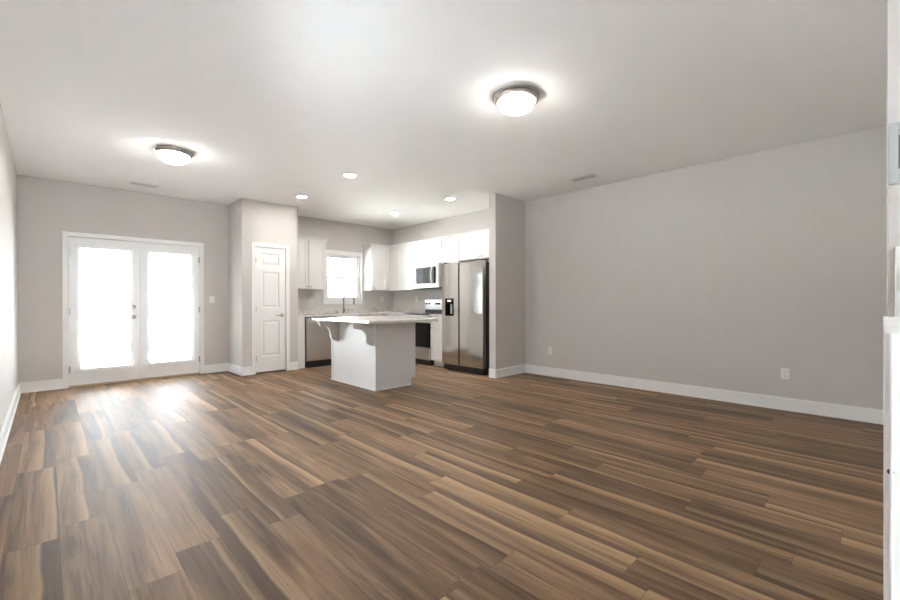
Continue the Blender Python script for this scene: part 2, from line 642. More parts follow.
XM = (D0+D1)/2
dl = french_door('door_1', D0+.003, XM-.002, -1, 'white glazed french door leaf carrying the knob and deadbolt')
dr = french_door('door_2', XM+.002, D1-.003, 1, 'white glazed french door leaf nearest the pantry, without a knob')
kx = 0.892
bm = N()
lathe(bm, [(0, 0), (.031, 0), (.031, .006), (.014, .010), (.012, .030), (.020, .036), (.027, .046), (.027, .056), (.018, .064), (0, .066)], (kx, YB-.002, .925), (0, -1, 0), 28)
part('door_knob', bm, M['nickel'], dl, smooth=True)
bm = N()
lathe(bm, [(0, 0), (.031, 0), (.031, .010), (.024, .016), (.022, .020), (0, .022)], (kx, YB-.002, 1.069), (0, -1, 0), 28)
box(bm, kx-.005, kx+.005, YB-.040, YB-.020, 1.050, 1.088, .002)
part('deadbolt', bm, M['nickel'], dl, smooth=True)
bm = N(); box(bm, XM-.018, XM+.006, YB-.012, YB-.002, .03, DT-.01, .003)
part('astragal', bm, M['door'], dl)


def blind(x0, x1, z0, z1, yc, label, group):
    r = thing('window_blind', ((x0+x1)/2, yc, z0), label, 'blind')
    bm = N(); box(bm, x0, x1, yc-.016, yc+.016, z1-.03, z1, .003)
    part('headrail', bm, M['blind'], r)
    bm = N()
    n = int((z1-z0-.05)/.0215)
    a = math.radians(4)
    for i in range(n):
        z = z0+.026+i*.0215
        hw = .0125
        t = .0009
        c, s = hw*math.cos(a), hw*math.sin(a)
        pts = [(x0, yc-c, z-s-t), (x0, yc, z+.0016-t), (x0, yc+c, z+s-t), (x0, yc+c, z+s+t), (x0, yc, z+.0016+t), (x0, yc-c, z-s+t)]
        prism(bm, pts, (x1-x0, 0, 0))
    part('slats', bm, M['blind'], r)
    bm = N(); box(bm, x0-.004, x1+.004, yc-.018, yc+.018, z0-.010, z0+.016, .004)
    part('bottom_rail', bm, M['blind'], r)
    bm = N(); tube(bm, [(x0+.085, yc-.022, z1-.02), (x0+.087, yc-.024, z1-.72)], .0042, 8)
    part('tilt_wand', bm, M['grey'], r, 'grey tilt wand', True)
    bm = N()
    for q in (.18, .82):
        tube(bm, [(x0+q*(x1-x0), yc-.014, z0), (x0+q*(x1-x0), yc-.014, z1-.02)], .0009, 5)
    part('ladder_cord', bm, M['blind'], r)


blind(D0+.078, XM-.080, .222, 1.905, YB-.046, 'white slatted blind on the french door that has the knob', None)
blind(XM+.082, D1-.078, .222, 1.905, YB-.046, 'white slatted blind on the french door nearest the pantry', None)

# ------------------------------------------------------------ kitchen window
bm = N()
cw = .082
for a0, a1, z0, z1 in ((W0-cw, W0, WZ0, WZ1+cw), (W1, W1+cw-.05, WZ0, WZ1+cw), (W0, W1, WZ1, WZ1+cw)):
    fbox(bm, '-y', YB, a0, a1, z0, z1, 0, .017, .004)
fbox(bm, '-y', YB, W0-cw, W1+cw-.05, WZ0-.085, WZ0-.022, 0, .016, .003)
fbox(bm, '-y', YB, W0-cw-.012, W1+cw-.04, WZ0-.022, WZ0, 0, .032, .004)
box(bm, W0, W1, YB, YB+.06, WZ0-.02, WZ0)
solo('trim_4', bm, M['trim'], 'white casing and sill around the kitchen window', 'trim', kind='structure')
win = thing('window_1', ((W0+W1)/2, YB+.06, WZ0), 'white double-hung kitchen window above the faucet', 'window', kind='structure')
bm = N()
y0, y1 = YB+.055, YB+.125
fb = .022
box(bm, W0, W0+fb, y0, y1, WZ0, WZ1); box(bm, W1-fb, W1, y0, y1, WZ0, WZ1)
box(bm, W0+fb, W1-fb, y0, y1, WZ0, WZ0+fb); box(bm, W0+fb, W1-fb, y0, y1, WZ1-fb, WZ1)
part('window_frame', bm, M['trim'], win)
zm = 1.625
for nm, ya, za, zb in (('lower_sash', y0+.006, WZ0+fb, zm+.024), ('upper_sash', y0+.036, zm-.024, WZ1-fb)):
    bm = N()
    a, b, s = W0+fb, W1-fb, .036
    box(bm, a, a+s, ya, ya+.028, za, zb, .002); box(bm, b-s, b, ya, ya+.028, za, zb, .002)
    box(bm, a+s, b-s, ya, ya+.028, za, za+s, .002); box(bm, a+s, b-s, ya, ya+.028, zb-s, zb, .002)
    sash = part(nm, bm, M['trim'], win)
    bm = N(); box(bm, a+s, b-s, ya+.011, ya+.016, za+s, zb-s)
    part('glass_pane', bm, M['glass'], sash)

# ------------------------------------------------------------ pantry door
bm = N()
for a0, a1, z0, z1 in ((P0-.058, P0, 0, PT+.058), (P1, P1+.058, 0, PT+.058), (P0, P1, PT, PT+.058)):
    fbox(bm, '-y', PY, a0, a1, z0, z1, 0, .016, .004)
for a0, a1, z0, z1 in ((P0-.010, P0, 0, PT+.010), (P1, P1+.010, 0, PT+.010), (P0, P1, PT, PT+.010)):
    fbox(bm, '-y', PY, a0, a1, z0, z1, .016, .020, .002)
solo('trim_5', bm, M['trim'], 'white casing framing the narrow pantry door', 'trim', kind='structure')
pd = thing('door_3', ((P0+P1)/2, PY+.01, 0), 'narrow white three-panel pantry door with lever handle', 'door', kind='structure')
bm = N()
y0 = PY+.004
panels = [(1.735, 1.915), (1.045, 1.62), (.27, .835)]
pa0, pa1 = P0+.105, P1-.105
box(bm, P0+.003, pa0, y0, y0+.035, .024, PT-.003)
box(bm, pa1, P1-.003, y0, y0+.035, .024, PT-.003)
zs = [.024] + sorted([z for p in panels for z in p]) + [PT-.003]
for i in range(0, len(zs), 2):
    box(bm, pa0, pa1, y0, y0+.035, zs[i], zs[i+1])
part('door_leaf', bm, M['door'], pd)
for z0, z1 in panels:
    bm = N()
    # a sunk moulding and a raised field
    e = .030
    o = [(pa0, z0), (pa1, z0), (pa1, z1), (pa0, z1)]
    rings = []
    for ins, dep in ((0, 0.0), (.009, .012), (.016, .012), (.040, .003), (.040, .003)):
        rings.append([bm.verts.new((a + (ins if a == pa0 else -ins), y0+dep, z + (ins if z == z0 else -ins))) for a, z in o])
    for A, B in zip(rings[:-1], rings[1:-1]):
        for i in range(4):
            bm.faces.new((A[i], A[(i+1) % 4], B[(i+1) % 4], B[i]))
    bm.faces.new(rings[3])
    back = [bm.verts.new((a, y0+.03, z)) for a, z in o]
    bm.faces.new(back)
    for i in range(4):
        bm.faces.new((rings[0][i], rings[0][(i+1) % 4], back[(i+1) % 4], back[i]))
    for v in rings[4]:
        bm.verts.remove(v)
    part('raised_panel', bm, M['door'], pd)
for hz in (.24, 1.02, 1.80):
    bm = N()
    tube(bm, [(P0+.001, y0-.008, hz-.045), (P0+.001, y0-.008, hz+.045)], .0075, 10)
    fbox(bm, '-y', y0, P0-.004, P0+.020, hz-.045, hz+.045, -.001, .003)
    part('hinge', bm, M['nickel'], pd, smooth=True)
bm = N()
lx = P1-.062
lathe(bm, [(0, 0), (.030, 0), (.030, .006), (.012, .012), (.010, .045), (0, .046)], (lx, y0, .925), (0, -1, 0), 24)
tube(bm, [(lx+.008, y0-.043, .925), (lx-.03, y0-.045, .928), (lx-.075, y0-.043, .925), (lx-.108, y0-.038, .918)], [.009, .010, .009, .007], 10)
part('lever_handle', bm, M['nickel'], pd, smooth=True)

# ------------------------------------------------------------ electrical plates


def outlet(face, plane, a, z, label, kind='outlet', group=None):
    loc = fpt(face, plane, a, z-.058, 0)
    r = thing('wall_'+kind, loc, label, kind, group)
    bm = N(); fbox(bm, face, plane, a-.036, a+.036, z-.058, z+.058, 0, .006, .003)
    part('cover_plate', bm, M['plastic'], r)
    if kind == 'outlet':
        for dz in (-.021, .021):
            bm = N(); fbox(bm, face, plane, a-.016, a+.016, z+dz-.014, z+dz+.014, .005, .008, .001)
            s = part('socket', bm, M['plastic'], r)
            bm = N()
            fbox(bm, face, plane, a-.008, a-.006, z+dz-.001, z+dz+.007, .0078, .0084)
            fbox(bm, face, plane, a+.006, a+.008, z+dz-.001, z+dz+.007, .0078, .0084)
            fbox(bm, face, plane, a-.002, a+.002, z+dz-.009, z+dz-.005, .0078, .0084)
            part('slot', bm, M['dark'], s, 'dark contact slots')
    else:
        bm = N(); fbox(bm, face, plane, a-.016, a+.016, z-.033, z+.033, .005, .009, .002)
        part('rocker', bm, M['plastic'], r)
    return r


outlet('-x', XR, .683, .378, 'white outlet on the grey living room wall, the larger and nearer of two')
outlet('-x', XR, 3.492, .388, 'white outlet low on the grey wall, close to the partition corner')
outlet('-y', YB, 1.912, 1.18, 'white light switch on the grey wall beside the french doors', 'switch')
outlet('-y', YB, 3.590, 1.172, 'white outlet under the kitchen cabinet between pantry and window')
outlet('-y', YB, 5.21, 1.185, 'white outlet between the kitchen window and the kitchen corner')
outlet('-x', XR, 6.68, 1.19, 'white outlet on the kitchen wall beside the stove')

# thermostat and switch on the entry wall
tc = thing('wall_thermostat', (FX, -.055, 1.312), 'grey-white thermostat with dark screen at the right edge', 'thermostat')
bm = N(); box(bm, FX-.005, FX, -.104, -.0085, 1.308, 1.410, .002)
part('back_plate', bm, M['plastic'], tc)
bm = N()
for y0, y1, z0, z1 in ((-.102, -.020, 1.312, 1.334), (-.102, -.020, 1.386, 1.406), (-.020, -.0095, 1.312, 1.406), (-.102, -.088, 1.334, 1.386)):
    box(bm, FX-.020, FX-.005, y0, y1, z0, z1, .0015)
part('housing', bm, M['grey'], tc)
bm = N(); box(bm, FX-.016, FX-.005, -.088, -.020, 1.334, 1.386)
part('screen', bm, M['screen'], tc, 'dark grey screen')
sw = thing('wall_switch', (FX, -.05, 1.10), 'white toggle switch on the entry wall under the thermostat', 'switch')
bm = N(); box(bm, FX-.004, FX, -.086, -.0165, 1.10, 1.216, .0015)
part('cover_plate', bm, M['plastic'], sw)
bm = N(); box(bm, FX-.016, FX-.003, -.056, -.046, 1.147, 1.170, .002)
part('toggle', bm, M['grey'], sw)

# ------------------------------------------------------------ cabinets


def shaker(face, plane, a0, a1, z0, z1, fw=.055, gap=.004):
    """A five-piece door or drawer front, one mesh."""
    bm = N()
    a0 += gap; a1 -= gap; z0 += gap; z1 -= gap
    fbox(bm, face, plane, a0, a0+fw, z0, z1, 0, .020, .0018)
    fbox(bm, face, plane, a1-fw, a1, z0, z1, 0, .020, .0018)
    fbox(bm, face, plane, a0+fw-.001, a1-fw+.001, z0, z0+fw, 0, .020, .0018)
    fbox(bm, face, plane, a0+fw-.001, a1-fw+.001, z1-fw, z1, 0, .020, .0018)
    fbox(bm, face, plane, a0+fw-.002, a1-fw+.002, z0+fw-.002, z1-fw+.002, 0, .012)
    return bm


def slab(face, plane, a0, a1, z0, z1, gap=.0025):
    bm = N()
    fbox(bm, face, plane, a0+gap, a1-gap, z0+gap, z1-gap, 0, .020, .003)
    return bm


def knob(face, plane, a, z, parent):
    d = {'-y': (0, -1, 0), '-x': (-1, 0, 0), '+x': (1, 0, 0), '+y': (0, 1, 0)}[face]
    bm = N()
    lathe(bm, [(0, 0), (.007, 0), (.006, .012), (.013, .018), (.015, .023), (.012, .028), (0, .030)], fpt(face, plane, a, z, .020), d, 18)
    part('knob', bm, M['nickel'], parent, smooth=True)


def crown(bm, face, plane, a0, a1, z, ends=(False, False), depth=.30):
    """Stepped crown along the front, returned along open ends."""
    for d, z0, z1 in ((.024, z-.012, z+.012), (.034, z+.012, z+.030), (.048, z+.030, z+.048)):
        e0 = d if ends[0] else 0
        e1 = d if ends[1] else 0
        fbox(bm, face, plane, a0-e0, a1+e1, z0, z1, -depth, d, .003)


UZ = 2.268


def upper(face, plane, wall, a0, a1, z0, label, doors, cr=(False, False), depth=None):
    """doors: list of (a0, a1, [knob positions along a])."""
    dp = abs(wall-plane)
    r = thing('wall_cabinet', fpt(face, plane, (a0+a1)/2, z0, -dp/2), label, 'cabinet', 'white wall cabinets')
    bm = N(); fbox(bm, face, plane, a0, a1, z0, UZ, -dp, 0, .001)
    part('cabinet_body', bm, M['cab'], r)
    for d0, d1, ks in doors:
        dr_ = part('door', shaker(face, plane, d0, d1, z0, UZ-.008), M['cab'], r)
        for k in ks:
            knob(face, plane, k, z0+.045, dr_)
    bm = N(); crown(bm, face, plane, a0, a1, UZ, cr, dp)
    part('crown_moulding', bm, M['cab'], r)
    return r


UPY, UPX = 7.185, 5.185      # faces of wall cabinets on far wall, on right wall
upper('-y', UPY, YB, PX1+.002, 3.735, 1.372, 'white two-door wall cabinet between the pantry and the window',
      [(PX1+.006, 3.388, [3.352]), (3.388, 3.731, [3.424])], (False, True))
c = upper('-y', UPY, YB, 4.738, UPX-.002, 1.372, 'white one-door wall cabinet on the far wall, between window and corner',
          [(4.745, 5.155, [4.79])], (True, False))
upper('-x', UPX, XR, 6.335, YB-.002, 1.372, 'white corner wall cabinet beside the microwave',
      [(6.34, 6.90, [6.40])], (False, False))
upper('-x', UPX, XR, 5.552, 6.333, 1.845, 'short white two-door cabinet above the microwave',
      [(5.556, 5.943, [5.905]), (5.943, 6.329, [5.981])])
upper('-x', UPX, XR, 5.122, 5.550, 1.372, 'white wall cabinet between the microwave and the refrigerator',
      [(5.127, 5.546, [5.50])])
upper('-x', UPX, XR, WY1+.002, 5.120, 1.845, 'white two-door cabinet above the refrigerator',
      [(WY1+.03, 4.60, [4.565]), (4.60, 5.115, [4.635])])

BX, BY = 4.895, 6.890        # faces of base cabinets: right wall run, far wall run
CZ = .880


def lower(face, plane, wall, a0, a1, label, fronts, name='base_cabinet', top=CZ):
    dp = abs(wall-plane)
    r = thing(name, fpt(face, plane, (a0+a1)/2, 0, -dp/2), label, 'cabinet', 'white base cabinets')
    bm = N()
    fbox(bm, face, plane, a0, a1, .10, top, -dp+.002, 0, .001)
    part('cabinet_body', bm, M['cab'], r)
    bm = N(); fbox(bm, face, plane, a0, a1, 0, .10, -dp+.002, -.07)
    part('toe_kick', bm, M['cab'], r)
    for kind, d0, d1, z0, z1, ks in fronts:
        f = part(kind, shaker(face, plane, d0, d1, z0, z1) if kind == 'door' else slab(face, plane, d0, d1, z0, z1), M['cab'], r)
        for ka, kz in ks:
            knob(face, plane, ka, kz, f)
    return r


bm = N(); box(bm, PX1+.001, 3.180, BY-.02, YB-.001, 0, CZ, .001)
solo('cabinet_end_panel', bm, M['cab'], 'white end panel between the pantry wall and the dishwasher', 'panel')
lower('-y', BY, YB, 3.790, 4.690, 'white sink cabinet mostly hidden behind the island', [
    ('drawer', 3.793, 4.687, .73, .875, []), ('door', 3.793, 4.24, .105, .725, [(4.20, .68)]), ('door', 4.24, 4.687, .105, .725, [(4.28, .68)])], top=.695)
# the corner unit: an L, its left wing meets the range
lower('-x', BX, XR, 6.312, YB-.002, 'white corner base cabinet beside the stove, behind the island',
      [('drawer', 6.316, 6.86, .73, .875, [(6.58, .80)]), ('door', 6.316, 6.86, .105, .725, [(6.37, .68)])])
bm = N(); box(bm, 4.692, BX-.001, BY, YB, 0, CZ)
solo('cabinet_filler', bm, M['cab'], 'white corner filler beside the sink cabinet', 'panel')
lower('-x', BX, XR, 5.135, 5.538, 'narrow white drawer-and-door cabinet between stove and refrigerator',
      [('drawer', 5.138, 5.535, .73, .875, [(5.33, .80)]), ('door', 5.138, 5.535, .105, .725, [(5.49, .68)])])

# worktops (the sink is cut out of the main one)
SX0, SX1, SY0, SY1 = 3.87, 4.63, 6.96, 7.34
bm = N()
zt = .915
fy, fx = BY-.035, BX-.035
box(bm, PX1, SX0, fy, YB, CZ, zt); box(bm, SX1, XR, fy, YB, CZ, zt)
box(bm, SX0, SX1, fy, SY0, CZ, zt); box(bm, SX0, SX1, SY1, YB, CZ, zt)
box(bm, fx, XR, 6.312, fy, CZ, zt)
wt = thing('kitchen_worktop', ((PX1+XR)/2, 7.1, CZ), 'grey speckled granite worktop along the far wall and corner', 'worktop')
part('top_slab', bm, M['granite'], wt)
bm = N()
box(bm, PX1, XR, YB-.020, YB, zt, zt+.10, .001)
box(bm, XR-.020, XR, 6.312, YB-.02, zt, zt+.10, .001)
part('backsplash', bm, M['granite'], wt)
wt = thing('kitchen_worktop', (5.18, 5.33, CZ), 'small granite worktop between stove and refrigerator', 'worktop')
bm = N(); box(bm, fx, XR, 5.130, 5.538, CZ, zt, .001)
part('top_slab', bm, M['granite'], wt)
bm = N(); box(bm, XR-.020, XR, 5.130, 5.538, zt, zt+.10, .001)
part('backsplash', bm, M['granite'], wt)

# sink
bm = N()
w = .004
box(bm, SX0-.01, SX1+.01, SY0-.01, SY1+.01, .70, .704)
box(bm, SX0-.01, SX0, SY0-.01, SY1+.01, .704, CZ); box(bm, SX1, SX1+.01, SY0-.01, SY1+.01, .704, CZ)
box(bm, SX0, SX1, SY0-.01, SY0, .704, CZ); box(bm, SX0, SX1, SY1, SY1+.01, .704, CZ)
sk = thing('kitchen_sink', ((SX0+SX1)/2, (SY0+SY1)/2, .70), 'stainless undermount sink in the worktop below the window', 'sink')
part('basin', bm, M['steel'], sk)
bm = N(); lathe(bm, [(0, 0), (.045, 0), (.045, .003), (.03, .004), (0, .002)], (4.25, 7.15, .704), (0, 0, 1), 24)
part('drain', bm, M['chrome'], sk, smooth=True)

# faucet
zt += .0005
fa = thing('kitchen_faucet', (4.225, 7.40, zt), 'chrome gooseneck faucet standing in front of the window', 'faucet')
bm = N()
lathe(bm, [(0, 0), (.030, 0), (.030, .008), (.022, .014), (.020, .075), (.024, .080), (.024, .10), (.016, .105), (0, .105)], (4.225, 7.40, zt), (0, 0, 1), 24)
part('body', bm, M['chrome'], fa, smooth=True)
bm = N()
pts = [(4.225, 7.40, zt+.09), (4.225, 7.40, zt+.20)]
dirv = Vector((.70, -.71, 0))
for i in range(0, 13):
    t = PI - PI*i/12*1.06
    pts.append(Vector((4.225, 7.40, zt+.265)) + dirv*(.105 + .105*math.cos(t)) + Vector((0, 0, .105*math.sin(t))))
tube(bm, pts, .0145, 12)
e = pts[-1]
tube(bm, [e, e+Vector((0, 0, -.035)), e+Vector((0, 0, -.075))], [.013, .017, .018], 12)
part('spout', bm, M['chrome'], fa, smooth=True)
bm = N()
tube(bm, [(4.240, 7.395, zt+.045), (4.285, 7.375, zt+.055), (4.33, 7.35, zt+.085)], [.012, .008, .007], 10)
part('lever', bm, M['chrome'], fa, smooth=True)
bm = N()
lathe(bm, [(0, 0), (.020, 0), (.018, .02), (.010, .03), (.009, .05), (0, .052)], (4.075, 7.40, zt), (0, 0, 1), 20)
tube(bm, [(4.075, 7.40, zt+.048), (4.06, 7.37, zt+.056), (4.035, 7.34, zt+.045)], .006, 8)
solo('side_sprayer', bm, M['chrome'], 'small chrome dispenser on the worktop beside the gooseneck faucet', 'dispenser', smooth=True)

# ------------------------------------------------------------ dishwasher
dw = thing('dishwasher', (3.485, 7.1, 0), 'stainless dishwasher with black toe panel under the granite worktop', 'dishwasher')
x0, x1 = 3.184, 3.786
bm = N(); box(bm, x0, x1, BY-.005, YB-.03, .09, CZ-.004)
part('tub', bm, M['dark'], dw, 'black edge around the door')
bm = N(); box(bm, x0+.020, x1-.014, BY-.032, BY-.004, .115, .862, .004)
part('door', bm, M['steel'], dw)
bm = N(); box(bm, x0+.004, x1-.004, BY-.020, BY+.03, .0, .108)
part('toe_panel', bm, M['dark'], dw, 'black toe panel')
bm = N()
tube(bm, [(x0+.06, BY-.03, .790), (x0+.062, BY-.062, .792), (x0+.08, BY-.072, .792), (x1-.08, BY-.072, .792), (x1-.062, BY-.062, .792), (x1-.06, BY-.03, .790)], .014, 12)
part('handle', bm, M['steel'], dw, smooth=True)
bm = N()
for i in range(5):
    box(bm, x0+.09+i*.03, x0+.108+i*.03, BY-.0335, BY-.0315, .842, .849)
part('control_marks', bm, M['grey'], dw)

# ------------------------------------------------------------ range
RY0, RY1, RX = 5.545, 6.305, 4.880
rg = thing('kitchen_range', (5.19, (RY0+RY1)/2, 0), 'stainless electric range with black cooktop and oven glass', 'stove')
bm = N(); box(bm, RX+.004, XR-.03, RY0, RY1, .03, .895, .002)
part('body', bm, M['dark'], rg, 'black sides')
bm = N(); box(bm, RX-.028, XR-.09, RY0-.002, RY1+.002, .895, .912, .004)
ct = part('cooktop', bm, M['blackglass'], rg, 'black glass cooktop')
for cx_, cy_, r_ in ((5.05, 5.73, .10), (5.05, 6.12, .085), (5.28, 5.73, .075), (5.28, 6.12, .095)):
    bm = N(); lathe(bm, [(r_-.004, 0), (r_, 0), (r_, .0008), (r_-.004, .0008), (r_-.004, 0)], (cx_, cy_, .912), (0, 0, 1), 36)
    part('burner_ring', bm, M['grey'], ct)
bm = N(); box(bm, RX-.026, RX+.004, RY0+.006, RY1-.006, .755, .893, .004)
part('front_rail', bm, M['steel'], rg)
bm = N()
box(bm, RX-.022, RX+.004, RY0+.004, RY1-.004, .300, .750, .004)
od = part('oven_door', bm, M['blackglass'], rg, 'black glass oven door')
bm = N()
box(bm, RX-.026, RX-.021, RY0+.004, RY1-.004, .300, .316, .001)
part('lower_edge', bm, M['steel'], od)
bm = N()
tube(bm, [(RX-.02, RY0+.05, .80), (RX-.058, RY0+.05, .803), (RX-.066, RY0+.065, .803), (RX-.066, RY1-.065, .803), (RX-.058, RY1-.05, .803), (RX-.02, RY1-.05, .80)], .013, 12)
part('oven_handle', bm, M['steel'], od, 'stainless bar handle', True)
bm = N(); box(bm, RX-.024, RX+.004, RY0+.004, RY1-.004, .095, .292, .005)
part('storage_drawer', bm, M['steel'], rg)
bm = N()
for fx_ in (RX+.05, XR-.08):
    for fy_ in (RY0+.04, RY1-.04):
        lathe(bm, [(0, 0), (.018, 0), (.018, .03), (0, .03)], (fx_, fy_, 0), (0, 0, 1), 14)
box(bm, RX+.03, XR-.05, RY0+.004, RY1-.004, .025, .06)
part('feet', bm, M['dark'], rg)
bm = N()
box(bm, XR-.088, XR-.022, RY0+.004, RY1-.004, .912, .985, .003)
part('riser', bm, M['dark'], rg, 'black strip under the control panel')
bm = N(); box(bm, XR-.098, XR-.022, RY0+.004, RY1-.004, .985, 1.172, .008)
bgp = part('control_panel', bm, M['steel'], rg)
for ky in (RY0+.07, RY0+.15, RY1-.15, RY1-.07):
    bm = N(); lathe(bm, [(0, 0), (.017, 0), (.016, .016), (.013, .020), (0, .021)], (XR-.098, ky, 1.100), (-1, 0, 0), 22)
    box(bm, XR-.124, XR-.116, ky-.003, ky+.003, 1.086, 1.114, .001)
    part('control_knob', bm, M['dark'], bgp, smooth=True)
bm = N(); box(bm, XR-.101, XR-.097, RY0+.30, RY1-.30, 1.080, 1.118, .001)
part('clock_display', bm, M['blackglass'], bgp)

# ------------------------------------------------------------ microwave
mw = thing('microwave_oven', (5.30, 5.94, 1.385), 'stainless over-range microwave with dark window and bowed handle', 'microwave')
my0, my1, mx, mz0, mz1 = 5.556, 6.329, 5.120, 1.400, 1.843
bm = N(); box(bm, mx, XR-.002, my0, my1, mz0, mz1-.002, .002)
part('body', bm, M['grey'], mw)
bm = N(); box(bm, mx+.01, XR-.04, my0+.004, my1-.004, mz0-.014, mz0)
part('vent_underside', bm, M['dark'], mw, 'dark underside')
bm = N()
wz0, wz1, wy0, wy1 = mz0+.075, mz1-.060, my0+.075, my1-.040
for a0, a1, b0, b1 in ((my0, wy0, mz0, mz1-.002), (wy1, my1, mz0, mz1-.002), (wy0, wy1, mz0, wz0), (wy0, wy1, wz1, mz1-.002)):
    box(bm, mx-.024, mx-.001, a0, a1, b0, b1, .003)
md = part('door', bm, M['steel'], mw)
bm = N(); box(bm, mx-.018, mx-.003, wy0-.001, wy1+.001, wz0-.001, wz1+.001)
part('window', bm, M['mwglass'], md, 'dark glass window')
bm = N()
hp = []
for i in range(13):
    t = i/12
    hp.append((mx-.024-.040*math.sin(PI*t)**.6, my0+.17, wz0-.02+(wz1-wz0+.04)*t))
tube(bm, hp, .012, 12)
part('handle', bm, M['steel'], md, smooth=True)
bm = N(); box(bm, mx-.0195, mx-.0175, my0+.080, my0+.140, wz0+.005, wz1-.005)
part('control_strip', bm, M['blackglass'], md)

# ------------------------------------------------------------ refrigerator
FR0, FR1, FRX, FRH = 4.205, 5.118, 4.770, 1.772
fr = thing('refrigerator', (5.12, (FR0+FR1)/2, 0), 'stainless side-by-side refrigerator with a dispenser in one door', 'refrigerator')
bm = N(); box(bm, FRX+.085, XR-.03, FR0+.006, FR1-.006, .03, FRH-.02, .004)
part('cabinet', bm, M['cabinet_grey'], fr, 'dark grey cabinet')
gy = 4.722
bm = N(); box(bm, FRX, FRX+.075, FR0, gy-.012, .105, FRH-.004, .010, 3)
part('door', bm, M['steel_v'], fr)
# freezer door with a recess cut for the dispenser
dy0, dy1, dz0, dz1 = 4.845, 5.035, .905, 1.185
bm = N()
for a0, a1, b0, b1 in ((gy+.012, dy0, .105, FRH-.004), (dy1, FR1, .105, FRH-.004), (dy0, dy1, .105, dz0), (dy0, dy1, dz1, FRH-.004)):
    box(bm, FRX, FRX+.075, a0, a1, b0, b1)
fd = part('door', bm, M['steel_v'], fr)
bm = N()
box(bm, FRX+.055, FRX+.070, dy0, dy1, dz0, dz1)
box(bm, FRX-.003, FRX+.055, dy0-.004, dy0+.006, dz0, dz1); box(bm, FRX-.003, FRX+.055, dy1-.006, dy1+.004, dz0, dz1)
box(bm, FRX-.003, FRX+.055, dy0, dy1, dz0-.004, dz0+.008); box(bm, FRX-.004, FRX+.055, dy0, dy1, dz1-.085, dz1+.004)
disp = part('dispenser', bm, M['blackglass'], fd, 'black ice and water dispenser')
bm = N(); box(bm, FRX-.006, FRX-.003, dy0+.05, dy1-.05, dz1-.05, dz1-.02, .001)
part('display_badge', bm, M['plastic'], disp, 'pale display strip')
bm = N(); box(bm, FRX+.030, FRX+.040, dy0+.065, dy1-.085, dz0+.03, dz1-.09, .003)
part('paddle', bm, M['grey'], disp)
bm = N(); box(bm, FRX+.030, FRX+.080, gy-.030, gy+.030, .11, FRH-.01)
part('handle_groove', bm, M['dark'], fr, 'black groove between the doors')
bm = N(); box(bm, FRX+.03, FRX+.12, FR0+.006, FR1-.006, .02, .100, .003)
part('base_grille', bm, M['dark'], fr, 'black base grille')
for yy in (FR0+.04, FR1-.04):
    bm = N(); box(bm, FRX+.02, FRX+.13, yy-.03, yy+.03, FRH-.004, FRH+.016, .004)
    part('hinge_cover', bm, M['dark'], fr)
for xx in (FRX+.10, XR-.10):
    for yy in (FR0+.06, FR1-.06):
        bm = N(); lathe(bm, [(0, 0), (.02, 0), (.02, .035), (0, .035)], (xx, yy, 0), (0, 0, 1), 14)
        part('foot', bm, M['dark'], fr)

# ------------------------------------------------------------ island
IX0, IX1, IY0, IY1 = 2.995, 3.640, 4.450, 5.590
isl = thing('kitchen_island', ((IX0+IX1)/2, (IY0+IY1)/2, 0), 'pale grey kitchen island with corbels under an overhanging granite top', 'island')
bm = N()
box(bm, IX0, IX1, IY0, IY1, .10, .885)
box(bm, IX0, IX1-.075, IY0, IY1, 0, .10)
part('body', bm, M['island'], isl)
bm = N()
box(bm, IX0-.006, IX0+.001, IY0-.006, IY0+.045, 0.018, .884, .002)
box(bm, IX0, IX0+.045, IY0-.006, IY0+.001, .018, .884, .002)
part('corner_strip', bm, M['island'], isl)
bm = N(); box(bm, IX0-.006, IX0+.001, IY1-.045, IY1, 0.018, .884, .002)
part('corner_strip', bm, M['island'], isl)
bm = N(); box(bm, IX1-.030, IX1+.0, IY0-.006, IY0+.001, .10, .884, .002)
part('corner_strip', bm, M['island'], isl)
bm = N()
box(bm, IX0-.016, IX1-.075, IY0-.016, IY0+.0, 0, .018, .004)
box(bm, IX0-.016, IX0+.0, IY0-.016, IY1+.0, 0, .018, .004)
part('shoe_moulding', bm, M['trim'], isl)
for yb in (4.475, 5.375):
    bm = N()
    D, Hh, z1 = .30, .315, .885
    pr = [(0, 0), (D, 0), (D, -.030)]
    for i in range(1, 7):       # rounded nose
        t = PI/2*i/6
        pr.append((D-.050*(1-math.cos(t))-.005, -.030-.060*math.sin(t)))
    pr.append((D-.095, -.094))
    for i in range(1, 9):       # hollow sweep down
        t = PI/2*i/8
        pr.append((D-.095-.085*math.sin(t), -.094-.100*(1-math.cos(t))))
    pr.append((D-.182, -.225))
    for i in range(1, 7):
        t = PI/2*i/6
        pr.append((D-.182-.085*(1-math.cos(t)), -.225-.080*math.sin(t)))
    pr.append((.0, -Hh))
    prism(bm, [(IX0-.004-d, yb, z1+h) for d, h in pr], (0, .045, 0))
    part('corbel', bm, M['island'], isl)
bm = N(); box(bm, 2.630, 3.690, 4.045, 5.460, .885, .917, .004)
part('countertop', bm, M['pale'], isl, 'pale granite countertop')

# ------------------------------------------------------------ ceiling lights
GL = 'dome ceiling lights'


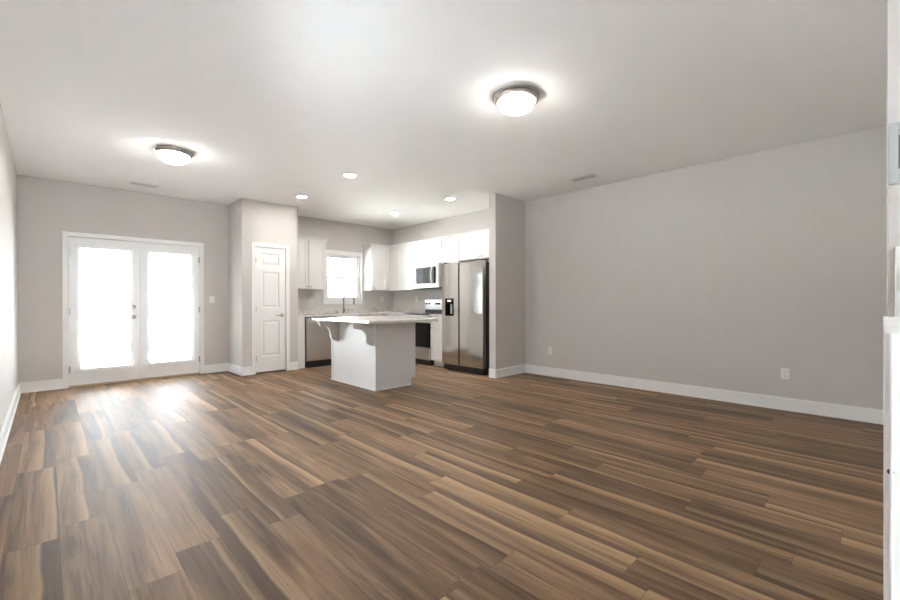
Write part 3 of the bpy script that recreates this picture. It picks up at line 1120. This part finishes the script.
def dome(loc, glassmat, label, name='ceiling_light'):
    r = thing(name, loc, label, 'ceiling light', GL)
    bm = N()
    lathe(bm, [(0, 0), (.178, 0), (.182, -.006), (.180, -.016), (.166, -.020), (.166, -.028), (.172, -.034), (.168, -.044), (.150, -.050), (.146, -.044), (.146, -.004), (0, -.004)], (0, 0, 0), (0, 0, 1), 56)
    part('metal_rim', bm, M['nickel'], r, 'brushed nickel rim', True, True)
    bm = N()
    pr = []
    for i in range(0, 13):
        t = PI/2*i/12
        pr.append((.143*math.cos(t) if i < 12 else 0, -.046-.088*math.sin(t)))
    lathe(bm, pr, (0, 0, 0), (0, 0, 1), 56)
    part('glass_bowl', bm, glassmat, r, 'glowing frosted glass bowl', True, True)
    bm = N()
    lathe(bm, [(0, -.130), (.011, -.131), (.013, -.137), (.006, -.141), (.008, -.147), (.004, -.155), (0, -.157)], (0, 0, 0), (0, 0, 1), 18)
    part('finial', bm, M['nickel'], r, None, True, True)
    return r


l1 = dome((2.640, 1.975, H), M['bowl'], 'glowing dome ceiling light over the living room, the larger in view')
l2 = copy_tree(l1)
l2.location = (0.970, 5.215, H)
l2['label'] = 'glowing dome ceiling light nearer the french doors'
dome((.35, -1.25, H), M['added_bowl'], 'unseen dome light added in the entry behind the camera')  # fill lamp added out of view to brighten the entry side

GR = 'recessed kitchen ceiling lights'
cl = thing('recessed_light', (2.80, 6.13, H), 'x', 'ceiling light', GR)
bm = N(); lathe(bm, [(.062, -.001), (.066, -.005), (.088, -.004), (.090, 0), (.062, 0), (.062, -.001)], (0, 0, 0), (0, 0, 1), 40)
part('trim_ring', bm, M['plastic'], cl, None, True, True)
bm = N(); lathe(bm, [(0, -.002), (.062, -.002), (.062, -.0005), (0, -.0005)], (0, 0, 0), (0, 0, 1), 40)
part('lens', bm, M['can'], cl, 'glowing lens', False, True)
for i, (x, y, lab) in enumerate(((2.80, 6.13, 'small recessed ceiling light closest to the pantry wall'),
                                 (2.77, 4.68, 'recessed ceiling light above the island edge, foremost of the four'),
                                 (4.55, 6.12, 'small recessed ceiling light closest to the kitchen corner'),
                                 (4.53, 4.67, 'recessed ceiling light above the front of the refrigerator'))):
    o = cl if i == 0 else copy_tree(cl)
    o.location = (x, y, H)
    o['label'] = lab


def vent(x0, x1, y0, y1, label, along='y'):
    r = thing('ceiling_vent', ((x0+x1)/2, (y0+y1)/2, H), label, 'vent')
    bm = N()
    f = .022
    box(bm, x0, x0+f, y0, y1, H-.008, H, .002); box(bm, x1-f, x1, y0, y1, H-.008, H, .002)
    box(bm, x0+f, x1-f, y0, y0+f, H-.008, H, .002); box(bm, x0+f, x1-f, y1-f, y1, H-.008, H, .002)
    part('frame', bm, M['plastic'], r)
    bm = N(); box(bm, x0+f, x1-f, y0+f, y1-f, H-.0012, H)
    part('duct_opening', bm, M['dark'], r)
    bm = N()
    if along == 'y':
        n = int((x1-x0-2*f)/.017)
        for i in range(n):
            xx = x0+f+.008+i*.017
            prism(bm, [(xx, y0+f, H-.009), (xx+.002, y0+f, H-.009), (xx+.010, y0+f, H-.001), (xx+.008, y0+f, H-.001)], (0, y1-y0-2*f, 0))
    else:
        n = int((y1-y0-2*f)/.017)
        for i in range(n):
            yy = y0+f+.006+i*.017
            prism(bm, [(x0+f, yy, H-.009), (x0+f, yy+.002, H-.009), (x0+f, yy+.010, H-.001), (x0+f, yy+.008, H-.001)], (x1-x0-2*f, 0, 0))
    part('louvres', bm, M['plastic'], r)


vent(4.93, 5.08, 2.50, 2.84, 'white louvred ceiling vent near the partition and grey wall')
vent(.80, 1.12, 6.90, 7.05, 'faint white ceiling vent in front of the french doors', 'x')

# ------------------------------------------------------------ outdoors
bm = N(); box(bm, -40, 40, YB+.14, 60, -.30, -.20)
solo('ground', bm, M['grass'], 'bright lawn beyond the french doors', 'lawn', kind='structure')
bm = N(); box(bm, -3.2, 2.7, YB+.142, YB+5.2, -.199, -.06)
solo('patio', bm, M['concrete'], 'pale concrete patio outside the french doors', 'patio', kind='structure')

bm = N(); box(bm, -16, 16, -30, YF-.2, -.199, -.06); box(bm, -16, XL-.2, YF-.2, YB-.4, -.199, -.06)  # unseen pale ground, added so neutral daylight bounces into the room
solo('bounce_slab', bm, M['concrete'], 'unseen pale concrete added outside to bounce daylight indoors', 'bounce_slab', kind='structure')


def tree(x, y, h, spread, nleaf, label, seed):
    rnd = random.Random(seed)
    r = thing('leafy_tree', (x, y, -.2), label, 'tree', 'trees beyond the glass doors')
    bm = N()
    pts = [(x + rnd.uniform(-.05, .05)*i, y, -.2+h*.62*i/5) for i in range(6)]
    tube(bm, pts, [.10-.012*i for i in range(6)], 9)
    ends = []
    for i in range(9):
        p0 = Vector(pts[2+i % 4])
        a = rnd.uniform(0, 2*PI)
        e = p0 + Vector((math.cos(a)*spread*rnd.uniform(.5, 1), math.sin(a)*spread*rnd.uniform(.5, 1), h*rnd.uniform(.12, .36)))
        tube(bm, [p0, (p0+e)/2+Vector((0, 0, .1)), e], [.04, .025, .01], 6)
        ends.append(e)
        ends.append((p0+e)/2)
    part('trunk', bm, M['bark'], r, smooth=True)
    bm = N()
    for i in range(nleaf):
        c_ = rnd.choice(ends) + Vector((rnd.gauss(0, .28), rnd.gauss(0, .28), rnd.gauss(0, .22)))*(spread/1.2)
        s = rnd.uniform(.035, .07)
        q = Matrix.Rotation(rnd.uniform(0, 2*PI), 3, 'Z') @ Matrix.Rotation(rnd.uniform(-1.2, 1.2), 3, 'X')
        vs = [bm.verts.new(c_ + q @ Vector(v)) for v in ((-s, 0, 0), (0, -s*.45, s*.1), (s, 0, 0), (0, s*.45, s*.1))]
        bm.faces.new(vs)
    o = part('foliage', bm, M['leaf'], r)
    md_ = o.modifiers.new('thickness', 'SOLIDIFY')
    md_.thickness = .003


tree(1.0, 14.5, 2.9, .9, 2500, 'dark leafy tree outside, seen through the door with the knob', 1)
tree(3.6, 18.6, 2.9, .9, 2500, 'dark leafy tree outside, seen through the door nearest the pantry', 2)
